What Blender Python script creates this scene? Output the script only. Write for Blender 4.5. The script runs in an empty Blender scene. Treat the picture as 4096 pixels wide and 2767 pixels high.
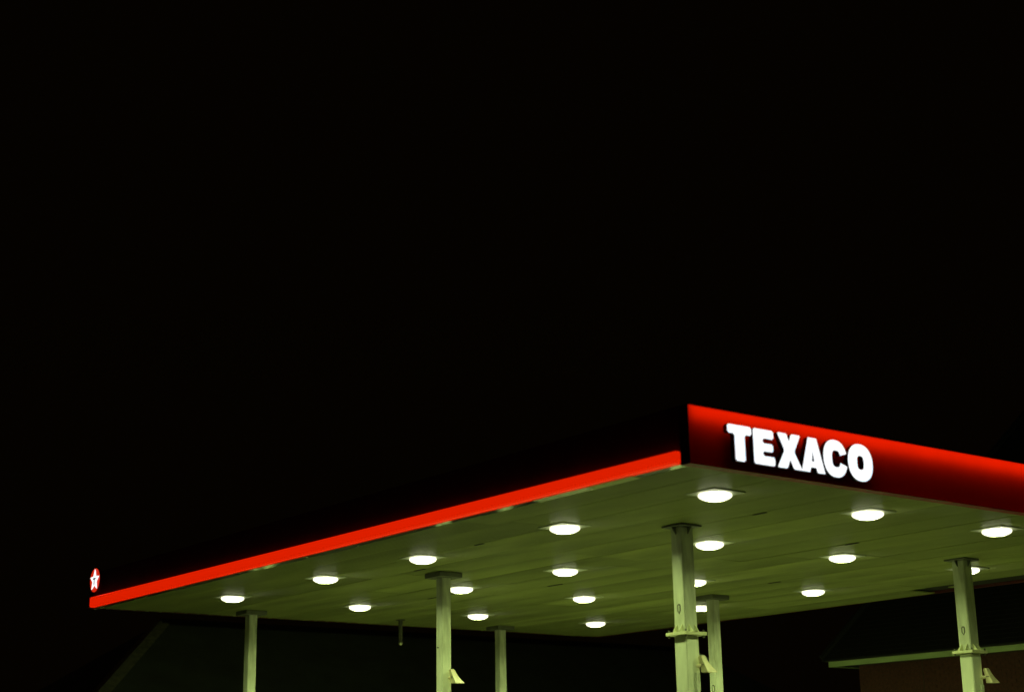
import bpy, bmesh, math, random
from mathutils import Matrix, Vector
R = math.radians
random.seed(7)
sc = bpy.context.scene
C = sc.collection

# ------------------------------------------------------------------ camera
cd = bpy.data.cameras.new('camera')
cam = bpy.data.objects.new('camera', cd); C.objects.link(cam); sc.camera = cam
CAM = Vector((-12.4248, -12.9815, 1.6))
r_ = Vector((0.7970, -0.6038, -0.0152)).normalized()
f_ = Vector((0.5846, 0.7646, 0.2712)).normalized()
u_ = r_.cross(f_).normalized(); r_ = f_.cross(u_).normalized()
cam.matrix_world = Matrix(((r_.x, u_.x, -f_.x, CAM.x), (r_.y, u_.y, -f_.y, CAM.y), (r_.z, u_.z, -f_.z, CAM.z), (0, 0, 0, 1)))
cd.lens = 55.28; cd.sensor_width = 36.0; cd.sensor_fit = 'HORIZONTAL'
cd.clip_start = 0.1; cd.clip_end = 1500
cd.dof.use_dof = True; cd.dof.focus_distance = 27.0; cd.dof.aperture_fstop = 0.75

# ------------------------------------------------------------------ night sky, exposure
w = bpy.data.worlds.new('World'); sc.world = w; w.use_nodes = True
nt = w.node_tree; bg = nt.nodes['Background']
sky = nt.nodes.new('ShaderNodeTexSky'); sky.sky_type = 'NISHITA'; sky.sun_disc = False
sky.sun_elevation = R(-6); sky.sun_rotation = R(200)
nt.links.new(sky.outputs[0], bg.inputs[0]); bg.inputs[1].default_value = 0.02
glow_bg = nt.nodes.new('ShaderNodeBackground'); glow_bg.inputs[0].default_value = (1.0, 0.55, 0.12, 1); glow_bg.inputs[1].default_value = 0.0012   # even town skyglow
addsh = nt.nodes.new('ShaderNodeAddShader'); nt.links.new(bg.outputs[0], addsh.inputs[0]); nt.links.new(glow_bg.outputs[0], addsh.inputs[1])
nt.links.new(addsh.outputs[0], nt.nodes['World Output'].inputs[0])
vs = sc.view_settings; vs.view_transform = 'Standard'; vs.look = 'None'; vs.exposure = 0.0; vs.gamma = 1.0
vs.use_curve_mapping = False
sc.render.engine = 'CYCLES'
sc.cycles.use_adaptive_sampling = False; sc.cycles.max_bounces = 8; sc.cycles.diffuse_bounces = 4; sc.cycles.glossy_bounces = 4
sc.cycles.sample_clamp_indirect = 6.0
LAMP = 600.0                       # radiance of the soffit lamps
LAMP_COL = (0.79, 1.0, 0.37)

# ------------------------------------------------------------------ materials
def mat(name, col, rough=0.5, metal=0.0, var=0.0, scale=4.0, rnd=0.0, bump=0.0, spec=0.5, stretch=None, dirt=None):
    m = bpy.data.materials.new(name); m.use_nodes = True
    n = m.node_tree.nodes; l = m.node_tree.links; b = n['Principled BSDF']
    b.inputs['Base Color'].default_value = (*col, 1); b.inputs['Roughness'].default_value = rough
    b.inputs['Metallic'].default_value = metal; b.inputs['Specular IOR Level'].default_value = spec
    tc = n.new('ShaderNodeTexCoord'); mp = n.new('ShaderNodeMapping'); l.new(tc.outputs['Object'], mp.inputs[0])
    if stretch: mp.inputs['Scale'].default_value = stretch
    no = n.new('ShaderNodeTexNoise'); no.inputs['Scale'].default_value = scale; no.inputs['Detail'].default_value = 6
    l.new(mp.outputs[0], no.inputs[0])
    if var or rnd:
        mr = n.new('ShaderNodeMapRange'); mr.inputs[1].default_value = 0.3; mr.inputs[2].default_value = 0.7
        mr.inputs[3].default_value = 1 - var; mr.inputs[4].default_value = 1 + var
        l.new(no.outputs[0], mr.inputs[0]); val = mr.outputs[0]
        if rnd:
            oi = n.new('ShaderNodeObjectInfo'); m2 = n.new('ShaderNodeMapRange')
            m2.inputs[3].default_value = 1 - rnd; m2.inputs[4].default_value = 1 + rnd
            l.new(oi.outputs['Random'], m2.inputs[0])
            mu = n.new('ShaderNodeMath'); mu.operation = 'MULTIPLY'; l.new(val, mu.inputs[0]); l.new(m2.outputs[0], mu.inputs[1]); val = mu.outputs[0]
        vm = n.new('ShaderNodeVectorMath'); vm.operation = 'SCALE'; vm.inputs[0].default_value = col
        l.new(val, vm.inputs['Scale']); out = vm.outputs[0]
        if dirt:
            n2 = n.new('ShaderNodeTexNoise'); n2.inputs['Scale'].default_value = dirt[1]; n2.inputs['Detail'].default_value = 8
            l.new(mp.outputs[0], n2.inputs[0])
            rp = n.new('ShaderNodeMapRange'); rp.inputs[1].default_value = dirt[2]; rp.inputs[2].default_value = dirt[3]
            l.new(n2.outputs[0], rp.inputs[0])
            mx = n.new('ShaderNodeMix'); mx.data_type = 'RGBA'; l.new(rp.outputs[0], mx.inputs[0])
            l.new(out, mx.inputs[6]); mx.inputs[7].default_value = (*dirt[0], 1); out = mx.outputs[2]
        l.new(out, b.inputs['Base Color'])
    if bump:
        bp = n.new('ShaderNodeBump'); bp.inputs['Strength'].default_value = bump; bp.inputs['Distance'].default_value = 0.02
        l.new(no.outputs[0], bp.inputs['Height']); l.new(bp.outputs[0], b.inputs['Normal'])
    return m
def emit(name, col, s):
    m = bpy.data.materials.new(name); m.use_nodes = True
    b = m.node_tree.nodes['Principled BSDF']
    b.inputs['Base Color'].default_value = (0.05 * col[0], 0.05 * col[1], 0.05 * col[2], 1)
    b.inputs['Emission Color'].default_value = (*col, 1); b.inputs['Emission Strength'].default_value = s
    b.inputs['Roughness'].default_value = 0.4
    return m
M = dict(
    asphalt=mat('asphalt', (0.05, 0.05, 0.05), 0.9, var=0.3, scale=0.5, bump=0.3),
    concrete=mat('concrete', (0.28, 0.28, 0.22), 0.8, var=0.25, scale=0.6, bump=0.2, dirt=((0.10, 0.10, 0.09), 0.25, 0.5, 0.75)),
    soffit=mat('soffit_paint', (0.42, 0.46, 0.17), 0.38, var=0.22, scale=1.1, rnd=0.17, stretch=(1.0, 0.22, 1.0), dirt=((0.17, 0.18, 0.08), 0.9, 0.46, 0.74), spec=0.35),
    trim=mat('edge_trim_metal', (0.70, 0.71, 0.55), 0.16, metal=1.0, var=0.15, scale=3, rnd=0.35),
    trim_pale=mat('edge_trim_pale', (0.88, 0.90, 0.88), 0.12, metal=1.0, var=0.1, scale=3),
    trim_lime=mat('edge_trim_lime_glint', (0.55, 0.62, 0.12), 0.35, var=0.15, scale=3),  # lamp reflection on the lip put into a yellow-green base colour
    trim_orange=mat('edge_trim_orange_glint', (0.45, 0.22, 0.06), 0.6, var=0.3, scale=5),  # orange glint on the lip, painted in as base colour
    black_redlit=mat('fascia_paint_redlit', (0.09, 0.012, 0.010), 0.45, var=0.2, scale=2),  # dark paint tinted red to carry the light bar's spill
    dark=mat('dark_rubber', (0.03, 0.03, 0.025), 0.7),
    redend=mat('red_end_cap', (0.35, 0.02, 0.01), 0.5),
    glow=emit('red_light_bar_acrylic', (1.0, 0.018, 0.0), 0.72),
    white=emit('white_letter_acrylic', (0.94, 0.97, 1.0), 1.25),
    lettersides=mat('letter_return_metal', (0.03, 0.01, 0.01), 0.5),
    disc=emit('red_emblem_acrylic', (1.0, 0.03, 0.005), 0.62),
    lamp=emit('lamp_lens_glass', LAMP_COL, LAMP),
    lampring=emit('lamp_refractor_glass', (1.0, 0.99, 0.70), 1.9),
    lamppan=mat('lamp_housing_paint', (0.62, 0.66, 0.5), 0.4, var=0.1, scale=5, rnd=0.25),
    column=mat('column_paint', (0.63, 0.66, 0.50), 0.42, var=0.14, scale=2.2, stretch=(2.5, 2.5, 0.5), dirt=((0.28, 0.29, 0.18), 2.4, 0.50, 0.80)),
    plate=mat('column_plate_paint', (0.62, 0.64, 0.40), 0.5, var=0.15, scale=6, dirt=((0.35, 0.27, 0.08), 6, 0.55, 0.8)),
    cap=mat('column_cap_shaded_paint', (0.13, 0.135, 0.10), 0.6, var=0.15, scale=5),  # shade beneath the soffit put into the paint as a dark tone
    speaker=mat('cream_speaker_plastic', (0.78, 0.70, 0.46), 0.45, var=0.06, scale=8),
    steel=mat('weathered_steel', (0.09, 0.09, 0.06), 0.6, metal=0.0, var=0.35, scale=14),
    board=mat('eaves_board_paint', (0.55, 0.70, 0.34), 0.5, var=0.12, scale=2.0, stretch=(1, 0.6, 3)),
    brick=mat('brown_brick', (0.10, 0.032, 0.022), 0.85, var=0.3, scale=18, bump=0.3),
    joint=mat('brown_sealant', (0.08, 0.05, 0.035), 0.8),
    mortar=mat('mortar', (0.085, 0.040, 0.026), 0.95, var=0.2, scale=30),
    tile=mat('weathered_roof_tile', (0.27, 0.31, 0.27), 0.75, var=0.15, scale=1.2),
    tiledark=mat('black_roof_tile', (0.008, 0.0075, 0.007), 0.85, var=0.35, scale=3.5),
    hip=mat('hip_tile_mortar', (0.75, 0.76, 0.6), 0.85, var=0.25, scale=6),
    render=mat('rendered_wall', (0.35, 0.34, 0.29), 0.9, var=0.15, scale=1.5),
)

def sheet(name, col):
    m = bpy.data.materials.new(name); m.use_nodes = True
    n = m.node_tree.nodes; l = m.node_tree.links; n.remove(n['Principled BSDF'])
    no = n.new('ShaderNodeTexNoise'); no.inputs['Scale'].default_value = 2.0; tc = n.new('ShaderNodeTexCoord'); l.new(tc.outputs['Object'], no.inputs[0])
    mr = n.new('ShaderNodeMapRange'); mr.inputs[1].default_value = .3; mr.inputs[2].default_value = .7; mr.inputs[3].default_value = .9; mr.inputs[4].default_value = 1.0; l.new(no.outputs[0], mr.inputs[0])
    vm = n.new('ShaderNodeVectorMath'); vm.operation = 'SCALE'; vm.inputs[0].default_value = col; l.new(mr.outputs[0], vm.inputs['Scale'])
    tr = n.new('ShaderNodeBsdfTranslucent'); l.new(vm.outputs[0], tr.inputs[0])
    df = n.new('ShaderNodeBsdfDiffuse'); df.inputs[0].default_value = (0.55, 0.03, 0.015, 1)
    mx = n.new('ShaderNodeMixShader'); mx.inputs[0].default_value = 0.25; l.new(tr.outputs[0], mx.inputs[1]); l.new(df.outputs[0], mx.inputs[2])
    l.new(mx.outputs[0], n['Material Output'].inputs[0]); return m
M['redsheet'] = sheet('red_translucent_acrylic', (0.95, 0.016, 0.0))
M['ledboard'] = emit('light_board', (1.0, 0.9, 0.8), 1.35)
M['liner'] = mat('box_liner', (0.22, 0.2, 0.18), 0.7)

# ------------------------------------------------------------------ mesh helpers
def box(bm, x0, x1, y0, y1, z0, z1):
    v = [bm.verts.new(p) for p in ((x0, y0, z0), (x1, y0, z0), (x1, y1, z0), (x0, y1, z0), (x0, y0, z1), (x1, y0, z1), (x1, y1, z1), (x0, y1, z1))]
    for q in ((0, 3, 2, 1), (4, 5, 6, 7), (0, 1, 5, 4), (1, 2, 6, 5), (2, 3, 7, 6), (3, 0, 4, 7)):
        bm.faces.new([v[i] for i in q])
    return v
def prism(bm, poly, axis, a, b):
    """extrude a 2-D polygon along an axis: 'x' poly=(y,z), 'y' poly=(x,z), 'z' poly=(x,y)"""
    def P(q, t): return {'x': (t, q[0], q[1]), 'y': (q[0], t, q[1]), 'z': (q[0], q[1], t)}[axis]
    A = [bm.verts.new(P(q, a)) for q in poly]; B = [bm.verts.new(P(q, b)) for q in poly]
    n = len(poly); bm.faces.new(A); bm.faces.new(B[::-1])
    for i in range(n): bm.faces.new((A[i], B[i], B[(i + 1) % n], A[(i + 1) % n]))
def tube(bm, p0, p1, r0, r1=None, seg=14, caps=True):
    r1 = r0 if r1 is None else r1
    p0, p1 = Vector(p0), Vector(p1); d = (p1 - p0).normalized()
    a = d.orthogonal().normalized(); b = d.cross(a)
    A, B = [], []
    for i in range(seg):
        t = 2 * math.pi * i / seg; o = a * math.cos(t) + b * math.sin(t)
        A.append(bm.verts.new(p0 + o * r0)); B.append(bm.verts.new(p1 + o * r1))
    for i in range(seg): bm.faces.new((A[i], A[(i + 1) % seg], B[(i + 1) % seg], B[i]))
    if caps: bm.faces.new(A[::-1]); bm.faces.new(B)
def obj(name, bm, m, parent=None, loc=None, smooth=False, bevel=0.0):
    bmesh.ops.recalc_face_normals(bm, faces=bm.faces[:])
    if bevel: bmesh.ops.bevel(bm, geom=bm.edges[:], offset=bevel, segments=1, affect='EDGES')
    me = bpy.data.meshes.new(name); bm.to_mesh(me); bm.free()
    if isinstance(m, (list, tuple)):
        for k in m: me.materials.append(M[k])
    else: me.materials.append(M[m])
    if smooth:
        for p in me.polygons: p.use_smooth = True
    o = bpy.data.objects.new(name, me); C.objects.link(o)
    if parent: o.parent = parent
    if loc: o.location = loc
    return o
def bx(name, m, parent, *a, bevel=0.0):
    bm = bmesh.new(); box(bm, *a); return obj(name, bm, m, parent, bevel=bevel)
def thing(name, label, cat, loc=(0, 0, 0), group=None):
    o = bpy.data.objects.new(name, None); C.objects.link(o); o.location = loc
    o.empty_display_size = 0.2; o['label'] = label; o['category'] = cat
    if group: o['group'] = group
    return o
def copy_tree(o, parent=None):
    c = o.copy(); C.objects.link(c); c.parent = parent
    for ch in list(o.children): copy_tree(ch, c)
    return c

# ------------------------------------------------------------------ ground
bm = bmesh.new(); bm.faces.new([bm.verts.new(p) for p in ((-300, -300, 0), (400, -300, 0), (400, 400, 0), (-300, 400, 0))])
obj('ground', bm, 'asphalt')['kind'] = 'structure'
bm = bmesh.new(); bm.faces.new([bm.verts.new(p) for p in ((0.3, -0.2, 0.004), (14.5, -0.2, 0.004), (14.5, 18.5, 0.004), (0.3, 18.5, 0.004))])
obj('forecourt', bm, 'concrete')['kind'] = 'structure'

# ------------------------------------------------------------------ canopy  (x runs along the lettered side, y along the red-bar side)
LX, LY, Z = 13.147, 17.14, 5.2
TOP = 5.88
can = thing('petrol_station_canopy', 'wide flat petrol station canopy with green-lit ribbed underside and glowing red edges', 'canopy')
bx('roof_deck', 'dark', can, 0.02, LX - 0.02, 0.02, LY - 0.02, Z + 0.05, TOP - 0.06)
# ribbed soffit planks, each sheet its own part
NS = 16; SW = LX / NS
PITCH = SW / 12
def plank(x0, y0, y1, dz, tilt):
    bm = bmesh.new(); gap = 0.005
    xs = []
    for k in range(12):
        b = k * PITCH
        xs += [(b + 0.0, 0.0), (b + PITCH * 0.52, 0.0), (b + PITCH * 0.60, 0.026), (b + PITCH * 0.92, 0.026)]
    xs.append((12 * PITCH, 0.0))
    lo = [p for p in xs]
    lo[0] = (gap, 0.035); lo.insert(1, (gap, 0.0)); lo[-1] = (SW - gap, 0.0); lo.append((SW - gap, 0.035))
    A = [bm.verts.new((q[0], y0 + 0.004, q[1])) for q in lo]; B = [bm.verts.new((q[0], y1 - 0.004, q[1])) for q in lo]
    for i in range(len(lo) - 1): bm.faces.new((A[i], A[i + 1], B[i + 1], B[i]))
    o = obj('soffit_panel', bm, 'soffit', can, (x0, 0, Z + dz)); o.rotation_euler = (0, tilt, 0)
    return o
rs = random.Random(3)
for s in range(NS):
    cuts = [0.0, LY]
    for base in (5.6, 11.4):
        cuts.append(base + rs.choice((-1.6, -0.8, 0, 0.8, 1.5)))
    if s == 1: cuts = [0, 4.4, 12.6, LY]
    if s == NS - 1: cuts = [6.83, 11.9, LY]
    cuts = sorted(cuts)
    for a, b in zip(cuts[:-1], cuts[1:]):
        plank(s * SW, a, b, rs.uniform(0, 0.008), rs.uniform(-0.006, 0.006))
# a torn scrap of sheet left beside the missing back-edge panel
bx('torn_sheet', 'soffit', can, 12.42, 12.55, 5.62, 5.95, Z - 0.02, Z - 0.008)
# short dark marks along the soffit seams
for sx, sy, L in ((2.46, 9.0, 0.30), (1.64, 6.2, 0.22), (4.93, 12.2, 0.34), (6.57, 3.1, 0.26), (5.75, 9.4, 0.4), (9.04, 7.1, 0.28), (3.29, 1.9, 0.24)):
    bx('dark_mark', 'dark', can, sx - 0.022, sx + 0.022, sy, sy + L, Z - 0.008, Z - 0.001)
# dark fascias
bx('fascia', 'black_redlit', can, -0.05, 0.0, -0.05, LY + 0.05, Z - 0.005, TOP - 0.003)
bx('fascia', 'black_redlit', can, 0.002, LX + 0.05, -0.05, 0.0, Z - 0.005, TOP)
bx('fascia', 'black_redlit', can, LX, LX + 0.05, 0.002, LY + 0.05, Z - 0.003, TOP - 0.005)
bx('fascia', 'black_redlit', can, 0.002, LX - 0.002, LY, LY + 0.05, Z - 0.003, TOP - 0.005)
# red bar along the long edge, slightly deeper towards the far end
bm = bmesh.new()
def bar_ring(y, h, inset=0.0):
    z0 = Z - 0.010 + inset; z1 = Z + h - inset; xo = -0.13 + inset
    return [bm.verts.new(p) for p in ((-0.051, y, z0), (xo + 0.02, y, z0), (xo, y, z0 + 0.02), (xo, y, z1 - 0.025), (xo + 0.025, y, z1), (-0.051, y, z1))]
rings = [bar_ring(0.02, 0.134, 0.02), bar_ring(0.05, 0.136), bar_ring(16.98, 0.190)]
for a, b in zip(rings[:-1], rings[1:]):
    for i in range(6): bm.faces.new((a[i], a[(i + 1) % 6], b[(i + 1) % 6], b[i]))
bm.faces.new(rings[0]); bm.faces.new(rings[-1][::-1])
lb = obj('light_bar', bm, 'glow', can); lb['label'] = 'long glowing red bar along the lower left edge'
bx('end_cap', 'redend', lb, -0.135, -0.051, 16.981, 17.06, Z - 0.012, Z + 0.192, bevel=0.008)
# lettered side: a shallow light box, red translucent sheets in front of a light board along its top
BX0, BX1, YF, BZ0, BZ1 = -0.118, LX + 0.05, -0.20, 5.152, 5.842
PX = [BX0, 3.30, 6.60, 9.90, BX1]
for a, b in zip(PX[:-1], PX[1:]):
    bm = bmesh.new(); bm.faces.new([bm.verts.new(p) for p in ((a, YF, BZ0), (b, YF, BZ0), (b, YF, BZ1), (a, YF, BZ1))])
    o = obj('fascia_panel', bm, 'redsheet', can); o['label'] = 'red translucent panel glowing along its top'
bm = bmesh.new()
prism(bm, [(YF + 0.012, BZ1 - 0.004), (YF + 0.012, BZ1 - 0.010), (-0.095, BZ1 - 0.016), (-0.10, 5.690), (-0.092, 5.690), (-0.092, BZ1 - 0.004)], 'x', BX0 + 0.012, BX1 - 0.012)
obj('light_board', bm, 'ledboard', can)
bm = bmesh.new(); box(bm, BX0 + 0.010, BX1 - 0.010, -0.060, -0.0515, BZ0 + 0.004, BZ1 - 0.006); obj('box_back', bm, 'liner', can)
bx('box_lid', 'redend', can, BX0, BX1, YF + 0.001, -0.0515, BZ1 - 0.003, BZ1 + 0.006)
bx('box_floor', 'redend', can, BX0, BX1, YF + 0.001, -0.0515, BZ0 - 0.006, BZ0 + 0.003)
bx('box_end', 'black_redlit', can, BX0 - 0.010, BX0 - 0.001, YF - 0.002, -0.0515, BZ0 - 0.006, BZ1 + 0.004)
bx('box_end', 'black_redlit', can, BX1 + 0.001, BX1 + 0.010, YF - 0.002, -0.0515, BZ0 - 0.006, BZ1 + 0.004)
# small trim pieces along the two visible lower edges; pale, lime and orange tones imitate reflected light
y = 0.02; k = 0
pal = {}
while y < LY - 0.05:
    L = rs.choice((0.42, 0.6, 0.85, 1.1, 1.45)); y1 = min(y + L, LY)
    m = rs.choice(('trim', 'trim', 'trim_lime', 'trim_pale'))
    if y > 12: m = 'trim'
    if 2.2 < y < 7.5 and k % 2: m = 'trim_pale'
    bm = bmesh.new(); box(bm, 0, 0.125, y + 0.004, y1 - 0.004, -0.012, 0.0)
    o = obj('edge_trim', bm, m, can, (-0.048, 0, Z - 0.008)); o.rotation_euler = (0, rs.choice((-0.03, 0.0, 0.03, 0.06, 0.09, 0.12, 0.16)), 0)
    y = y1; k += 1
x = 0.05; k = 0
while x < LX - 0.05:
    L = rs.choice((0.35, 0.6, 0.9, 1.5, 2.2)); x1 = min(x + L, LX)
    m = 'trim_orange' if k == 2 else ('trim_lime' if k in (1, 7) else 'trim')
    bm = bmesh.new(); box(bm, x + 0.004, x1 - 0.004, 0, 0.09, -0.012, 0.0)
    o = obj('edge_trim', bm, m, can, (0, -0.045, Z - 0.016)); o.rotation_euler = (rs.choice((-0.10, -0.06, -0.02, 0.0, 0.02)), 0, 0)
    x = x1; k += 1
# back-left edge: row of small rivet lugs
for k in range(46):
    yy = 0.3 + k * 0.28
    if k == 0:
        lug = bx('rivet_lug', 'trim', can, -0.03, 0.03, -0.02, 0.02, -0.012, 0.0); lug.location = (yy, LY - 0.05, Z - 0.002); continue
    c = lug.copy(); C.objects.link(c); c.location = (yy, LY - 0.05, Z - 0.002)

# ------------------------------------------------------------------ lettered sign
sign = thing('illuminated_sign', 'glowing white raised capital letters TEXACO on the red canopy side', 'sign', (0, 0, 0))
def outline_letter(name, loops, x0, x1, z0, z1, rad):
    """loops in unit box; first is the outline, the others are holes drawn as slits (given already bridged)"""
    bm = bmesh.new(); yb, yf = -0.2025, -0.27
    pts = [(x0 + p[0] * (x1 - x0), z0 + p[1] * (z1 - z0)) for p in loops]
    prism(bm, pts, 'y', yb, yf)
    bmesh.ops.recalc_face_normals(bm, faces=bm.faces[:])
    es = [e for e in bm.edges if abs(e.verts[0].co.y - e.verts[1].co.y) > 0.01]
    if rad: bmesh.ops.bevel(bm, geom=es, offset=rad, segments=3, affect='EDGES', clamp_overlap=True)
    return bm
def ring_letter(x0, x1, z0, z1, cx, cz, hw, hh, a0=None, a1=None, N=48):
    """O, or C when an opening from a0 to a1 (radians) is given"""
    bm = bmesh.new(); yb, yf = -0.2025, -0.27
    mx, mz, W, Hh = (x0 + x1) / 2, (z0 + z1) / 2, (x1 - x0) / 2, (z1 - z0) / 2
    def sup(t, a, b, n):
        c, s = math.cos(t), math.sin(t)
        return (math.copysign(abs(c) ** (2 / n), c) * a, math.copysign(abs(s) ** (2 / n), s) * b)
    full = a0 is None
    ts = [2 * math.pi * i / N for i in range(N)] if full else [a1 + (2 * math.pi + a0 - a1) * i / N for i in range(N + 1)]
    V = []
    for t in ts:
        o = sup(t, W, Hh, 2.25); i_ = sup(t, hw, hh, 3.0)
        V.append([bm.verts.new((mx + o[0], yb, mz + o[1])), bm.verts.new((mx + o[0], yf, mz + o[1])),
                  bm.verts.new((cx + i_[0], yf, cz + i_[1])), bm.verts.new((cx + i_[0], yb, cz + i_[1]))])
    n = len(V); rng = range(n) if full else range(n - 1)
    for i in rng:
        a, b = V[i], V[(i + 1) % n]
        for k in range(4): bm.faces.new((a[k], b[k], b[(k + 1) % 4], a[(k + 1) % 4]))
    if not full: bm.faces.new(V[0]); bm.faces.new(V[-1][::-1])
    return bm
def letter(bm, ch):
    o = obj('letter', bm, ['lettersides', 'white'], sign)
    o['label'] = 'glowing white capital letter ' + ch
    for p in o.data.polygons:
        p.material_index = 1 if (p.normal.y < -0.8) else 0
    return o
zb, zt = 5.241, 5.669
letter(outline_letter('T', [(0, 1), (0, .755), (.29, .755), (.29, 0), (.71, 0), (.71, .755), (1, .755), (1, 1)], 0.430, 0.826, zb, zt, 0.016), 'T')
letter(outline_letter('E', [(0, 1), (0, 0), (1, 0), (1, .25), (.44, .25), (.44, .385), (.93, .385), (.93, .61), (.44, .61), (.44, .75), (.97, .75), (.97, 1)], 0.854, 1.206, zb, zt, 0.015), 'E')
letter(outline_letter('X', [(.04, 1), (.31, .51), (0, 0), (.40, 0), (.52, .27), (.66, 0), (1, 0), (.70, .50), (.98, 1), (.60, 1), (.505, .76), (.42, 1)], 1.246, 1.674, zb, zt, 0.012), 'X')
# A: outline bridged to its small triangular counter
letter(outline_letter('A', [(.33, 1), (0, 0), (.345, 0), (.40, .14), (.499, .14), (.499, .315), (.445, .315), (.50, .62), (.555, .315), (.501, .315), (.501, .14), (.62, .14), (.675, 0), (1, 0), (.69, 1)], 1.664, 2.078, zb, zt, 0.0), 'A')
letter(ring_letter(2.064, 2.493, 5.223, 5.692, 2.293, 5.457, 0.075, 0.105, -0.30, 0.30), 'C')
letter(ring_letter(2.512, 2.970, 5.220, 5.692, 2.741, 5.456, 0.062, 0.088), 'O')

bx('glow_block_tray', 'lettersides', sign, 0.40, 3.00, -0.165, -0.105, 5.18, 5.60)  # unseen tray added to keep the box light off the sheet round the letters

# ------------------------------------------------------------------ star emblem at the far end of the red-bar side
em = thing('emblem_sign', 'small glowing round red sign with white star above the far left end of red bar', 'sign', (-0.06, 16.83, 5.708))
bm = bmesh.new(); tube(bm, (0.009, 0, 0), (-0.05, 0, 0), 0.235, seg=36)
bmesh.ops.recalc_face_normals(bm, faces=bm.faces[:])
o = obj('disc', bm, ['lettersides', 'disc'], em)
for p in o.data.polygons: p.material_index = 1 if p.normal.x < -0.5 else 0
def star_pts(ro, ri):
    return [((ro if i % 2 == 0 else ri) * math.sin(math.pi * i / 5), (ro if i % 2 == 0 else ri) * math.cos(math.pi * i / 5)) for i in range(10)]
bm = bmesh.new(); prism(bm, star_pts(0.215, 0.098), 'x', -0.051, -0.062); obj('star', bm, 'white', em)
bm = bmesh.new(); prism(bm, [(-.062, .045), (-.062, .015), (-.016, .015), (-.016, -.10), (.016, -.10), (.016, .015), (.062, .015), (.062, .045)], 'x', -0.0625, -0.066); obj('letter', bm, 'redend', em)

# ------------------------------------------------------------------ soffit lights
lights = {(0, 0): (1.67, 1.235), (0, 1): (4.511, 1.155), (0, 2): (7.356, 1.125),
          (1, 0): (1.704, 4.324), (1, 1): (4.60, 4.36), (1, 2): (7.517, 4.265), (1, 3): (10.64, 4.16),
          (2, 0): (1.699, 7.932), (2, 1): (4.632, 7.928), (2, 2): (7.60, 7.86), (2, 3): (10.67, 7.779),
          (3, 0): (1.623, 10.845), (3, 1): (4.519, 10.843), (3, 2): (7.478, 10.85), (3, 3): (10.63, 10.85),
          (4, 0): (1.538, 14.142), (4, 1): (4.433, 14.241), (4, 2): (7.518, 14.449), (4, 3): (10.808, 14.457)}
rown = ['in the row nearest the lettered red side', 'in the second row behind the lettered red side', 'in the middle row of five',
        'in the fourth row from the lettered side', 'in the back row farthest from the lettered side']
coln = ['leftmost', 'second from left', 'third from left', 'rightmost']
def make_light():
    t = thing('canopy_light', '', 'light', (0, 0, 0), 'round lights set in the canopy underside')
    h = bx('housing', ['lamppan', 'lamppan'], t, -0.275, 0.275, -0.275, 0.275, -0.008, 0.03, bevel=0.002)
    for p in h.data.polygons: p.material_index = 1 if p.normal.z < -0.5 else 0
    bm = bmesh.new(); tube(bm, (0, 0, -0.0075), (0, 0, -0.0088), 0.236, 0.232, seg=32); obj('ring', bm, 'lamppan', t, smooth=False)
    bm = bmesh.new(); N = 32; prev = None
    prof = [(0.200, -0.009), (0.214, -0.020), (0.219, -0.034), (0.208, -0.053), (0.186, -0.069), (0.160, -0.080), (0.138, -0.088), (0.128, -0.086), (0.124, -0.032), (0.0, -0.030)]   # glowing refractor ring round a recessed lamp
    for rr, zz in prof:
        ring = [bm.verts.new((0, 0, zz))] if rr == 0 else [bm.verts.new((rr * math.cos(2 * math.pi * i / N), rr * math.sin(2 * math.pi * i / N), zz)) for i in range(N)]
        if prev:
            for i in range(N):
                if rr == 0: bm.faces.new((prev[i], prev[(i + 1) % N], ring[0]))
                else: bm.faces.new((prev[i], prev[(i + 1) % N], ring[(i + 1) % N], ring[i]))
        prev = ring
    o = obj('lens', bm, ['lampring', 'lamp'], t)
    for p in o.data.polygons: p.material_index = 1 if p.normal.z < -0.9 and math.hypot(p.center.x, p.center.y) < 0.11 else 0
    return t
proto = None
for (i, j), (x, y) in lights.items():
    if proto is None: o = proto = make_light()
    else: o = copy_tree(proto)
    n = 3 if i == 0 else 4
    nm = coln[j] if j < n - 1 else 'rightmost'
    if i == 0 and j == 1: nm = 'middle'
    lab = 'glowing round light, %s %s' % (nm, rown[i])
    if (i, j) == (1, 3): lab = 'glowing round light almost hidden behind the top of the rightmost post'
    o['label'] = lab
    o.location = (x, y, Z); o.rotation_euler = (rs.uniform(-.012, .012), rs.uniform(-.012, .012), rs.uniform(-.03, .03))

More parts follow.
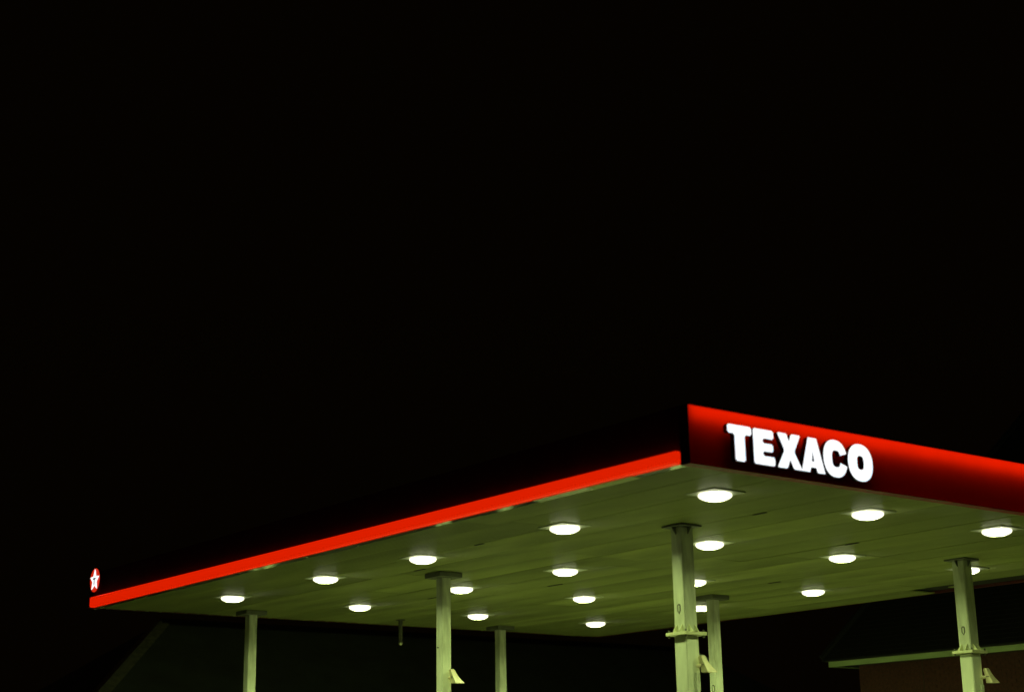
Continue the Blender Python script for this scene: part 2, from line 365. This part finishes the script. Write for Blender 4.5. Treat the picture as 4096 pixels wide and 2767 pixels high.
# ------------------------------------------------------------------ posts
def hatch(parent, x, y, z, wdt=0.055, hgt=0.11):
    """oblong hand-hole cover on the face towards -x, pointed at the bottom"""
    hw = wdt / 2
    def outl(g):
        pts = []
        for k in range(7):
            a = math.pi * k / 6; pts.append(((hw + g) * math.cos(a), hgt / 2 - hw + (hw + g) * math.sin(a)))
        pts += [(-(hw + g), -hgt / 2 + 0.02), (0, -hgt / 2 - 0.02 - g), ((hw + g), -hgt / 2 + 0.02)]
        return [(y + a, z + b) for a, b in pts]
    bm = bmesh.new(); prism(bm, outl(0.010), 'x', x - 0.002, x + 0.006); h = obj('hand_hole', bm, 'steel', parent)
    bm = bmesh.new(); prism(bm, outl(-0.015), 'x', x - 0.006, x - 0.002); obj('cover', bm, 'lamppan', h)
def thin_post(label, x, y, s=0.186):
    t = thing('canopy_post', label, 'post', (x, y, 0), 'slender posts under the canopy'); h = s / 2
    bx('shaft', 'column', t, -h, h, -h, h, 0, Z - 0.075, bevel=0.012)
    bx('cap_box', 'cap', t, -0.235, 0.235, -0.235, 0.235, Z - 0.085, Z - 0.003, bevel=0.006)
    bx('base_plate', 'plate', t, -0.2, 0.2, -0.2, 0.2, 0.004, 0.03)
    return t
def gusset(bm, ang, inner, outer, z0, z1, th=0.012):
    """triangular stiffener standing out of the shaft; z0 is the wide end, z1 the narrow end"""
    c, s = math.cos(ang), math.sin(ang)
    poly = [(inner, z0), (outer, z0), (outer, z0 + (z1 - z0) * 0.12), (inner + 0.008, z1), (inner, z1)]
    A = [bm.verts.new((c * d + s * th / 2, s * d - c * th / 2, z)) for d, z in poly]
    B = [bm.verts.new((c * d - s * th / 2, s * d + c * th / 2, z)) for d, z in poly]
    bm.faces.new(A); bm.faces.new(B[::-1])
    for i in range(5): bm.faces.new((A[i], B[i], B[(i + 1) % 5], A[(i + 1) % 5]))
def thick_post(label, x, y, s=0.236):
    t = thing('canopy_post', label, 'post', (x, y, 0), 'thick flanged posts at the lettered side'); h = s / 2; zc = 3.665
    bx('upper_shaft', 'column', t, -h, h, -h, h, zc + 0.02, Z - 0.02, bevel=0.018)
    l = h + 0.006
    bx('lower_shaft', 'column', t, -l, l, -l, l, 0, zc - 0.025, bevel=0.016)
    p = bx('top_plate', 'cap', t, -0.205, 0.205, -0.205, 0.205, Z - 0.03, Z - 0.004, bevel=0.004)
    for k in range(4):
        bm = bmesh.new(); gusset(bm, k * math.pi / 2, h - 0.003, 0.19, Z - 0.031, Z - 0.135); obj('gusset', bm, 'cap', t)
    fl = bx('flange', 'plate', t, -0.205, 0.205, -0.205, 0.205, zc - 0.024, zc + 0.021, bevel=0.004)
    for k in range(4):
        for d in (-0.055, 0.055):
            bm = bmesh.new(); gusset(bm, k * math.pi / 2, h - 0.003, 0.195, zc + 0.022, zc + 0.13)
            g = obj('gusset', bm, 'plate', t)
            a = k * math.pi / 2; g.location = (-math.sin(a) * d, math.cos(a) * d, 0)
    for sx in (-1, 1):
        for sy in (-1, 1):
            bm = bmesh.new(); tube(bm, (sx * .17, sy * .17, zc - 0.055), (sx * .17, sy * .17, zc + 0.055), 0.016, seg=6); obj('bolt', bm, 'steel', fl)
    hatch(t, -h, 0.0, 4.02)
    bx('cable_trunking', 'column', t, 0.0, 0.075, -l - 0.045, -l - 0.001, 0.05, 3.13, bevel=0.008)
    bx('base_plate', 'plate', t, -0.22, 0.22, -0.22, 0.22, 0.004, 0.03)
    return t
p_front = thick_post('thick pale post with bolted flange nearest the canopy corner', 3.08, 3.365)
p_right = thick_post('thick pale post with bolted flange at the far right by the brick shop', 9.53, 3.43)
p_mid = thin_post('slender pale post with speaker, middle of the three in the left row', 3.07, 9.33)
p_left = thin_post('slender pale post at far left below the red bar', 3.00, 16.13)
p_back = thin_post('slender pale post at the back, near the hanging pipe', 9.42, 16.20)
p_br = thin_post('slender pale post seen just right of the thick front post', 9.53, 9.38)
hatch(p_br, -0.093, 0.0, 3.42, 0.06, 0.12)
bm = bmesh.new(); tube(bm, (-0.093, 0.03, 3.94), (-0.106, 0.03, 3.94), 0.014, seg=8); obj('bolt', bm, 'dark', p_mid)

# ------------------------------------------------------------------ horn loudspeakers
def make_speaker():
    t = thing('horn_loudspeaker', '', 'loudspeaker', (0, 0, 0), 'horn loudspeakers on the posts')
    # skewed horn: narrow back at the top, wide level mouth below and to the side
    bm = bmesh.new(); N = 9; outer = []; inner = []
    cs = ((-1, -1), (1, -1), (1, 1), (-1, 1))
    for k in range(N):
        f = k / (N - 1); wx = 0.042 + 0.052 * f ** 2.0; wy = 0.036 + 0.030 * f ** 2.0
        z = 0.105 - 0.215 * f; ox = 0.105 * f ** 1.25; oy = -0.035 * f
        outer.append([bm.verts.new((ox + sx * wx, oy + sy * wy, z)) for sx, sy in cs])
        if f > 0.3: inner.append([bm.verts.new((ox + sx * (wx - .006), oy + sy * (wy - .006), z)) for sx, sy in cs])
    for S in (outer, inner):
        for a, b in zip(S[:-1], S[1:]):
            for i in range(4): bm.faces.new((a[i], a[(i + 1) % 4], b[(i + 1) % 4], b[i]))
    bm.faces.new(outer[0]); bm.faces.new(inner[0])
    for i in range(4): bm.faces.new((outer[-1][i], outer[-1][(i + 1) % 4], inner[-1][(i + 1) % 4], inner[-1][i]))
    obj('horn', bm, 'speaker', t)
    bx('driver', 'speaker', t, -0.034, 0.034, -0.03, 0.03, 0.1055, 0.122, bevel=0.005)
    bx('throat', 'dark', t, -0.02, 0.10, -0.045, 0.02, -0.012, -0.004)
    return t
spk = None
SP = [('cream horn loudspeaker on the middle slender post of the left row', (3.12, 9.17, 3.45), p_mid),
      ('cream horn loudspeaker on the thick post nearest the canopy corner', (3.17, 3.17, 3.24), p_front),
      ('cream horn loudspeaker on the far right post in front of the brick shop', (9.64, 3.22, 3.27), p_right),
      ('cream horn loudspeaker cut off by the bottom edge, behind the thick front post', (9.60, 9.23, 3.06), p_br)]
for lab, loc, post in SP:
    if spk is None: spk = o = make_speaker()
    else: o = copy_tree(spk)
    o['label'] = lab; o.location = loc
    o.rotation_mode = 'QUATERNION'
    # bracket back to the post
    pl = post.location; bm = bmesh.new()
    l0 = Vector(loc); tgt = Vector((pl.x + 0.04, pl.y - 0.05, loc[2] - 0.03))
    inv = l0
    br = bpy.data.meshes.new('bracket'); tube(bm, l0 + Vector((0, 0.01, -0.01)), tgt, 0.022, seg=8)
    bmesh.ops.recalc_face_normals(bm, faces=bm.faces[:]); bm.transform(Matrix.Translation(-l0)); bm.to_mesh(br); bm.free(); br.materials.append(M['speaker'])
    b = bpy.data.objects.new('bracket', br); C.objects.link(b)
    b.parent = o; b.matrix_parent_inverse = Matrix.Identity(4)
    b.rotation_mode = 'QUATERNION'; b.rotation_quaternion = o.rotation_quaternion.inverted()

# ------------------------------------------------------------------ pipe hanging from the soffit at the back
pp = thing('hanging_pipe', 'short dark pipe hanging from the canopy underside near the back edge', 'pipe', (6.58, 16.03, Z))
bm = bmesh.new(); tube(bm, (0, 0, -0.012), (0, 0, -0.50), 0.045, seg=18); obj('pipe', bm, 'steel', pp, smooth=False)
bm = bmesh.new(); tube(bm, (0, 0, -0.003), (0, 0, -0.02), 0.10, seg=20); obj('flange', bm, 'cap', pp)
bm = bmesh.new(); tube(bm, (0, 0, -0.50), (0, 0, -0.545), 0.047, 0.030, seg=18); obj('end_cap', bm, 'plate', pp)

# ------------------------------------------------------------------ brick shop on the right
sh = thing('brick_shop', 'brown brick shop with pale eaves board and dark tiled hipped roof at right', 'building', (15.5, 0, 0))
EZ = 4.18                                            # underside of eaves board
Y1 = 11.80
# board in lengths
yy = Y1
for L in (1.55, 1.6, 1.55, 3.2, 3.2, 6.0):
    bx('eaves_board', 'board', sh, 0.0, 0.028, yy - L + 0.003, yy, EZ, EZ + 0.145); yy -= L
bx('eaves_board', 'board', sh, 0.03, 8.0, Y1 - 0.03, Y1 - 0.002, EZ, EZ + 0.143)
bx('eaves_soffit', 'dark', sh, 0.03, 8.0, yy, Y1 - 0.031, EZ + 0.02, EZ + 0.035)
WX, WY = 0.38, Y1 - 0.56
bx('wall', 'mortar', sh, WX + 0.006, 7.4, yy + 0.5, WY - 0.006, 0, EZ + 0.02)
# bricks of the visible upper wall: too fine to pick apart, joined
bm = bmesh.new(); rb = random.Random(5)
zc = 2.0; row = 0
while zc < EZ - 0.07:
    yb = WY - (0.1125 if row % 2 else 0.0)
    if row % 2: box(bm, WX + rb.uniform(-.003, .002), WX + 0.05, WY - 0.1025, WY, zc, zc + 0.065)
    while yb > 2.5:
        box(bm, WX + rb.uniform(-.003, .002), WX + 0.05, yb - 0.215, yb, zc, zc + 0.065); yb -= 0.225
    zc += 0.075; row += 1
o = obj('bricks', bm, 'brick', sh); o['kind'] = 'stuff'
bx('movement_joint', 'joint', sh, WX - 0.007, WX + 0.02, 9.44, 9.46, 0, EZ + 0.01)
# hipped roof in stepped tile courses
def hip_roof(parent, x0, x1, y0, y1, ze, pitch, n, along, m):
    """courses as overlapping steps; the ridge runs along 'x' or 'y'"""
    half = (x1 - x0) / 2 if along == 'y' else (y1 - y0) / 2
    bm = bmesh.new(); st = half / n
    for k in range(n):
        a, b = k * st, (k + 1) * st + 0.01
        za, zb_ = ze + a * math.tan(pitch) + 0.008, ze + b * math.tan(pitch) + 0.0
        A = [(x0 + a, y0 + a, za), (x1 - a, y0 + a, za), (x1 - a, y1 - a, za), (x0 + a, y1 - a, za)]
        B = [(x0 + b, y0 + b, zb_), (x1 - b, y0 + b, zb_), (x1 - b, y1 - b, zb_), (x0 + b, y1 - b, zb_)]
        D = [(p[0], p[1], p[2] - 0.03) for p in A]
        vA = [bm.verts.new(p) for p in A]; vB = [bm.verts.new(p) for p in B]; vD = [bm.verts.new(p) for p in D]
        for i in range(4):
            j = (i + 1) % 4
            bm.faces.new((vA[i], vA[j], vB[j], vB[i])); bm.faces.new((vD[i], vD[j], vA[j], vA[i]))
    return obj('roof', bm, m, parent), half
roof, half = hip_roof(sh, -0.12, 7.9, yy + 0.0, Y1 + 0.10, EZ + 0.155, R(57), 60, 'y', 'tiledark')
bm = bmesh.new()
a = Vector((-0.12, Y1 + 0.10, EZ + 0.20)); b = a + Vector((half, -half, half * math.tan(R(57))))
tube(bm, a, b, 0.07, seg=8); obj('hip_tiles', bm, 'tiledark', roof)
bx('gutter', 'dark', sh, -0.085, -0.003, yy, Y1 + 0.04, EZ + 0.118, EZ + 0.172)

# ------------------------------------------------------------------ building with a hipped roof behind the canopy
AX, AY, AZ = 7.41, 30.0, 6.44                         # left end of the ridge
PT = R(36.2); EV = 2.55
t_ = (AZ - EV) / math.tan(PT)
hb = thing('hipped_roof_building', 'dim building with broad hipped tiled roof behind the canopy at left', 'building', (0, 0, 0))
X0, Y0 = AX - t_, AY - t_
X1 = 34.0
roof2, h2 = hip_roof(hb, X0, X1, Y0, AY + t_, EV, PT, 70, 'x', 'tile')
bx('wall', 'render', hb, X0 + 0.45, X1 - 0.45, Y0 + 0.45, AY + t_ - 0.45, 0, EV + 0.25)
bm = bmesh.new()
nh = Vector((-1, -1, 0)).normalized()
A = Vector((X0, Y0, EV + 0.03)); B = Vector((AX, AY, AZ + 0.03))
wv = (Vector((1, -1, 0))).normalized() * 0.27; up = Vector((0, 0, 0.10))
ra = [A - wv - up * 0.9, A + up * 0.35, A + wv - up * 0.9]; rb_ = [B - wv - up * 0.9, B + up * 0.35, B + wv - up * 0.9]
va = [bm.verts.new(p) for p in ra]; vb = [bm.verts.new(p) for p in rb_]
for i in range(2): bm.faces.new((va[i], va[i + 1], vb[i + 1], vb[i]))
bm.faces.new((va[0], va[2], vb[2], vb[0])); bm.faces.new(va); bm.faces.new(vb[::-1])
obj('hip_tiles', bm, 'hip', roof2)
bm = bmesh.new(); xx = AX
while xx < X1 - h2 - 0.4:
    tube(bm, (xx, AY, AZ - 0.02), (xx + 0.42, AY, AZ - 0.02 + 0.012), 0.13, 0.12, seg=8); xx += 0.43
obj('ridge_tiles', bm, 'tiledark', roof2)
